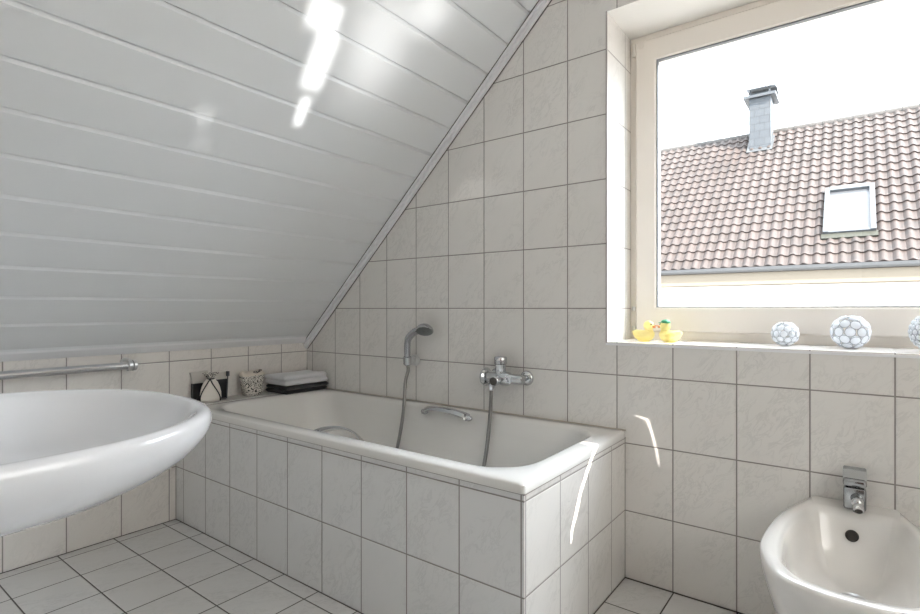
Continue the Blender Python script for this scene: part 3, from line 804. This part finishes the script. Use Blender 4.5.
# ------------------------------------------------------------------ the house across the street
EY, EZ, RY_, RZ_ = 12.0, 1.93, 17.0, 6.46
hx0, hx1 = -9.0, 13.0
hs_ = thing('house', 'neighbouring house with a faded red tiled roof behind the window glass', 'house', (2, 17, -3))
def roof_tile_mat():
    m, nt, out = newmat('clay_roof_tiles'); n = N(nt)
    p = n('ShaderNodeBsdfPrincipled'); n.link(p.outputs[0], out.inputs[0]); p.inputs['Roughness'].default_value = .75
    g_ = n('ShaderNodeNewGeometry'); sp = n('ShaderNodeSeparateXYZ'); n.link(g_.outputs['Position'], sp.inputs[0])
    cu = n.math('FLOOR', n.math('DIVIDE', sp.outputs[0], .23)); cv = n.math('FLOOR', n.math('DIVIDE', n.math('SUBTRACT', sp.outputs[1], EY), 5/19))
    cm = n('ShaderNodeCombineXYZ'); n.link(cu, cm.inputs[0]); n.link(cv, cm.inputs[1])
    wn = n('ShaderNodeTexWhiteNoise'); n.link(cm.outputs[0], wn.inputs['Vector'])
    t = n('ShaderNodeTexNoise'); t.inputs['Scale'].default_value = 7; t.inputs['Detail'].default_value = 6; n.link(g_.outputs['Position'], t.inputs['Vector'])
    t2 = n('ShaderNodeTexNoise'); t2.inputs['Scale'].default_value = .7; n.link(g_.outputs['Position'], t2.inputs['Vector'])
    c = n.mix(wn.outputs['Value'], (0.0302, 0.0205, 0.0165), (0.0511, 0.0354, 0.0303))
    mk = n('ShaderNodeMapRange'); mk.inputs[1].default_value = .5; mk.inputs[2].default_value = .68; n.link(t.outputs['Fac'], mk.inputs[0])
    c = n.mix(n.math('MULTIPLY', mk.outputs[0], .8), c, (0.0234, 0.0205, 0.0190))
    c = n.mix(n.math('MULTIPLY', t2.outputs['Fac'], .35), c, (0.0414, 0.0318, 0.0286))
    n.link(c, p.inputs['Base Color'])
    return m
ang = math.atan2(RZ_-EZ, RY_-EY); sl = math.hypot(RY_-EY, RZ_-EZ)
rn = Vector((0, -math.sin(ang), math.cos(ang))); rd = Vector((0, math.cos(ang), math.sin(ang)))
def rp(x, s_, h_=0): return Vector((x, EY, EZ)) + rd*s_ + rn*h_
rows = 19; rl = sl/rows; cp = .23
xs = []; k = 0
x = hx0
wave = [(0, 0.0), (.10, .012), (.22, .036), (.36, .046), (.50, .036), (.62, .012), (.72, .002), (.86, .0), (.985, .002)]
while x < hx1:
    for t_, h_ in wave: xs.append((x+t_*cp, h_))
    x += cp
bm = bmesh.new()
for r_ in range(rows):
    prev = None
    for sg, lift in ((r_*rl-.0, .0), (r_*rl-.0, .052), ((r_+1)*rl+.0, .020)):
        cur = [bm.verts.new(rp(x_, sg, lift+(h_ if lift > 0 else h_*.9))) for x_, h_ in xs]
        if prev:
            for i in range(len(cur)-1): bm.faces.new((prev[i], prev[i+1], cur[i+1], cur[i]))
        prev = cur
# rear slope and solid under-roof
obj('roof_tiles', bm, roof_tile_mat(), hs_, smooth=True, angle=45)
bm = bmesh.new()
prism(bm, [(EY+.02, EZ-.03), (RY_, RZ_-.02), (RY_+5, EZ-.03), (RY_+5, EZ-.2), (RY_, RZ_-.25), (EY+.02, EZ-.2)], 'x', hx0, hx1)
obj('roof_deck', bm, plain('roof_deck', (.14, .11, .10), .8), hs_)
bm = bmesh.new(); x = hx0
while x < hx1:
    lathe(bm, [(.105, 0), (.125, .02), (.115, .38)], (x, RY_, RZ_-.015), (1, 0, 0), 14); x += .36
obj('ridge_tiles', bm, plain('ridge_clay', (0.0660, 0.0607, 0.0568), .8, noise=.3, nscale=6), hs_, smooth=True, angle=40)
bm = bmesh.new()
pts = [(EY-.13+.075*math.cos(a), EZ-.02+.075*math.sin(a)) for a in [PI+PI*i/10 for i in range(11)]]
pts += [(EY-.13+.067*math.cos(a), EZ-.02+.067*math.sin(a)) for a in [2*PI-PI*i/10 for i in range(11)]]
prism(bm, pts, 'x', hx0, hx1)
box(bm, hx0, hx1, EY-.062, EY+.03, EZ-.045, EZ+.03)
obj('gutter', bm, plain('zinc', (0.0660, 0.0673, 0.0693), .5), hs_)
bm = bmesh.new(); box(bm, hx0, hx1, EY-.05, EY+.02, EZ-.38, EZ-.10); box(bm, hx0, hx1, EY+.02, EY+.5, EZ-.40, EZ-.36)
obj('soffit', bm, plain('cream_boards', (0.1785, 0.1487, 0.1105), .7), hs_, label='cream boards under the eaves')
bm = bmesh.new(); box(bm, hx0+.3, hx1-.3, EY+.1, RY_+4.6, -3, EZ-.22); prism(bm, [(EY+.45, EZ-.2), (RY_, RZ_-.5), (RY_+4.6, EZ-.2)], 'x', hx0+.3, hx1-.3)
obj('house_wall', bm, plain('white_render', (.72, .71, .69), .9, bump=.2, bscale=30), hs_)
# chimney
CY0 = 16.25; cx0, cx1 = -.02, .56; cb = EZ+(CY0-EY)*math.tan(ang)
bm = bmesh.new(); box(bm, cx0, cx1, CY0, CY0+.80, cb-.5, 7.38)
def slate():
    m, nt, out = newmat('slate_cladding'); n = N(nt)
    p = n('ShaderNodeBsdfPrincipled'); n.link(p.outputs[0], out.inputs[0]); p.inputs['Roughness'].default_value = .6
    g_ = n('ShaderNodeNewGeometry'); sp = n('ShaderNodeSeparateXYZ'); n.link(g_.outputs['Position'], sp.inputs[0])
    cm = n('ShaderNodeCombineXYZ'); n.link(n.math('ADD', sp.outputs[0], n.math('MULTIPLY', sp.outputs[1], 1.0)), cm.inputs[0]); n.link(sp.outputs[2], cm.inputs[1])
    b = n('ShaderNodeTexBrick'); b.inputs['Scale'].default_value = 1; b.inputs['Brick Width'].default_value = .26; b.inputs['Row Height'].default_value = .22; b.inputs['Mortar Size'].default_value = .008
    b.inputs['Color1'].default_value = (0.0475, 0.0528, 0.0594, 1); b.inputs['Color2'].default_value = (0.0561, 0.0620, 0.0686, 1); b.inputs['Mortar'].default_value = (0.0238, 0.0251, 0.0271, 1)
    n.link(cm.outputs[0], b.inputs['Vector']); n.link(b.outputs['Color'], p.inputs['Base Color']); return m
ch = obj('chimney', bm, slate(), hs_, label='slate clad chimney')
zinc = plain('grey_zinc', (0.0495, 0.0541, 0.0594), .5)
bm = bmesh.new(); box(bm, cx0-.14, cx1+.14, CY0-.13, CY0+.93, 7.38, 7.46); obj('chimney_plate', bm, zinc, ch)
bm = bmesh.new()
for px in (cx0+.04, cx1-.04):
    for py in (CY0+.04, CY0+.76): box(bm, px-.02, px+.02, py-.02, py+.02, 7.46, 7.66)
box(bm, cx0+.02, cx1-.02, CY0+.16, CY0+.6, 7.46, 7.60)
obj('cowl_support', bm, zinc, ch)
bm = bmesh.new(); prism(bm, [(CY0-.12, 7.62), (CY0+.40, 7.74), (CY0+.92, 7.62), (CY0+.92, 7.66), (CY0+.40, 7.78), (CY0-.12, 7.66)], 'x', cx0-.08, cx1+.12); obj('chimney_cap', bm, zinc, ch)
bm = bmesh.new(); r0 = (CY0-EY)/math.cos(ang)
v8 = []
for (xa, xb, sa, sb, ha, hb) in [(cx0-.05, cx1+.05, r0-.16, r0+.0, .05, .075), (cx1-.0, cx1+.06, r0, r0+.70, .06, .075), (cx0-.05, cx0, r0, r0+.70, .06, .075)]:
    c8 = [rp(a, b, c) for c in (ha, hb) for a, b in ((xa, sa), (xb, sa), (xb, sb), (xa, sb))]
    vv = [bm.verts.new(c) for c in c8]
    for q in ((3, 2, 1, 0), (4, 5, 6, 7), (0, 1, 5, 4), (1, 2, 6, 5), (2, 3, 7, 6), (3, 0, 4, 7)): bm.faces.new([vv[i] for i in q])
obj('chimney_flashing', bm, plain('lead_flashing', (0.0594, 0.0620, 0.0647), .5), ch)
# roof window
def rbox(bm, xa, xb, sa, sb, ha, hb):
    vv = [bm.verts.new(rp(a, b, c)) for c in (ha, hb) for a, b in ((xa, sa), (xb, sa), (xb, sb), (xa, sb))]
    for q in ((3, 2, 1, 0), (4, 5, 6, 7), (0, 1, 5, 4), (1, 2, 6, 5), (2, 3, 7, 6), (3, 0, 4, 7)): bm.faces.new([vv[i] for i in q])
sa, sb = (12.78-EY)/math.cos(ang), (14.17-EY)/math.cos(ang); xa, xb = 1.98, 2.95
bm = bmesh.new()
rbox(bm, xa, xa+.10, sa, sb, .0, .15); rbox(bm, xb-.10, xb, sa, sb, .0, .15); rbox(bm, xa+.10, xb-.10, sa, sa+.10, .0, .13); rbox(bm, xa+.10, xb-.10, sb-.16, sb, .0, .17)
rw = obj('roof_window', bm, plain('grey_aluminium', (0.0528, 0.0568, 0.0614), .4), hs_, label='roof window with grey metal frame')
bm = bmesh.new(); rbox(bm, xa+.10, xb-.10, sa+.10, sb-.16, .03, .10); obj('roof_window_pane', bm, plain('blind_glass', (0.0668, 0.0693, 0.0743), .3), rw)
bm = bmesh.new(); rbox(bm, xa-.03, xb+.03, sa-.17, sa, .052, .085); obj('apron_flashing', bm, plain('mossy_lead', (0.0396, 0.0409, 0.0297), .8, noise=.5, nscale=9), rw)
bm = bmesh.new(); box(bm, -40, 40, 1.0, 60, -3.2, -3); g_o = obj('ground', bm, plain('pale_paving', (.30, .285, .265), .9, noise=.3, nscale=2)); g_o['kind'] = 'structure'

# ------------------------------------------------------------------ light
W = bpy.data.worlds.new('World'); bpy.context.scene.world = W; W.use_nodes = True
nt = W.node_tree; nt.nodes.clear(); n = N(nt)
bg = n('ShaderNodeBackground'); wo = n('ShaderNodeOutputWorld'); n.link(bg.outputs[0], wo.inputs[0])
bg.inputs[0].default_value = (.84, .925, 1.0, 1)
tc = n('ShaderNodeTexCoord'); dt = n('ShaderNodeVectorMath', operation='DOT_PRODUCT'); n.link(tc.outputs['Generated'], dt.inputs[0])
dt.inputs[1].default_value = Vector((.60, .50, .70)).normalized()
n.link(n.math('ADD', 3.9, n.math('MULTIPLY', n.math('POWER', n.math('MAXIMUM', dt.outputs['Value'], 0), 9), 15.0)), bg.inputs[1])
def area(name, loc, target, sx, sy, power, col, portal=False, spread=None, roll=0):
    L = bpy.data.lights.new(name, 'AREA'); L.shape = 'RECTANGLE'; L.size = sx; L.size_y = sy; L.energy = power; L.color = col
    if portal: L.cycles.is_portal = True
    if spread: L.spread = math.radians(spread)
    o = bpy.data.objects.new(name, L); C.objects.link(o); o.location = loc
    q = (Vector(target)-Vector(loc)).to_track_quat('-Z', 'Y'); o.rotation_euler = (q.to_matrix() @ Matrix.Rotation(roll, 3, 'Z')).to_euler(); return o
area('window_1_portal', ((WX0+WX1)/2, WD+.08, (WZ0+WZ1)/2), ((WX0+WX1)/2, -1, (WZ0+WZ1)/2), WX1-WX0, WZ1-WZ0, 1, (1, 1, 1), True)
area('added_window_portal', (XR+.28, (RY0+RY1)/2, (RZ0+RZ1)/2), (0, (RY0+RY1)/2, (RZ0+RZ1)/2), RY1-RY0, RZ1-RZ0, 1, (1, 1, 1), True)
# small lamps added out of view

# narrow beams imitate patches of reflected sun on the sloped ceiling
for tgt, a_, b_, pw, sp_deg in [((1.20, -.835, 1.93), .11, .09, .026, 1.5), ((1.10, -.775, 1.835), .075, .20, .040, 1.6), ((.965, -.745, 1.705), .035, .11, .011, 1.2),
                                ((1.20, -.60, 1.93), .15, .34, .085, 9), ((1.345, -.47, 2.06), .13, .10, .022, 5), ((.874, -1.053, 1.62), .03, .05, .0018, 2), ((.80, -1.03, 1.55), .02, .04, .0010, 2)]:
    area('added_glint_lamp', (3.0, -1.15, .55), tgt, a_, b_, pw, (1, .98, .95), spread=sp_deg)
area('added_glint_lamp', (3.2, -1.2, .9), (1.18, 0, 1.52), .16, .05, .0035, (1, .98, .95), spread=2, roll=.7)  # added lamp imitating a faint glint on the back wall
S = bpy.data.lights.new('sun', 'SUN'); S.energy = 13.0; S.angle = math.radians(.12); S.color = (1, .925, .83)
so = bpy.data.objects.new('sun', S); C.objects.link(so)
so.rotation_euler = Vector((-1, SB, -SC)).to_track_quat('-Z', 'Y').to_euler()

# ------------------------------------------------------------------ camera
cam = bpy.data.cameras.new('camera'); co = bpy.data.objects.new('camera', cam); C.objects.link(co)
co.location = (2.5577, -1.9187, .994); co.rotation_euler = (PI/2, 0, .6439)
cam.sensor_width = 36; cam.lens = 525.1/920*36; cam.clip_start = .02; cam.clip_end = 200
cam.shift_y = (308.4-307)/920
sc_ = bpy.context.scene; sc_.camera = co
vs = sc_.view_settings; vs.view_transform = 'Standard'; vs.look = 'None'; vs.gamma = 1; vs.use_curve_mapping = False; vs.exposure = .86
sc_.cycles.max_bounces = 10; sc_.cycles.diffuse_bounces = 6; sc_.cycles.glossy_bounces = 5; sc_.cycles.transparent_max_bounces = 12
sc_.cycles.sample_clamp_indirect = 6; sc_.cycles.caustics_reflective = False; sc_.cycles.caustics_refractive = False
sc_.cycles.use_denoising = True
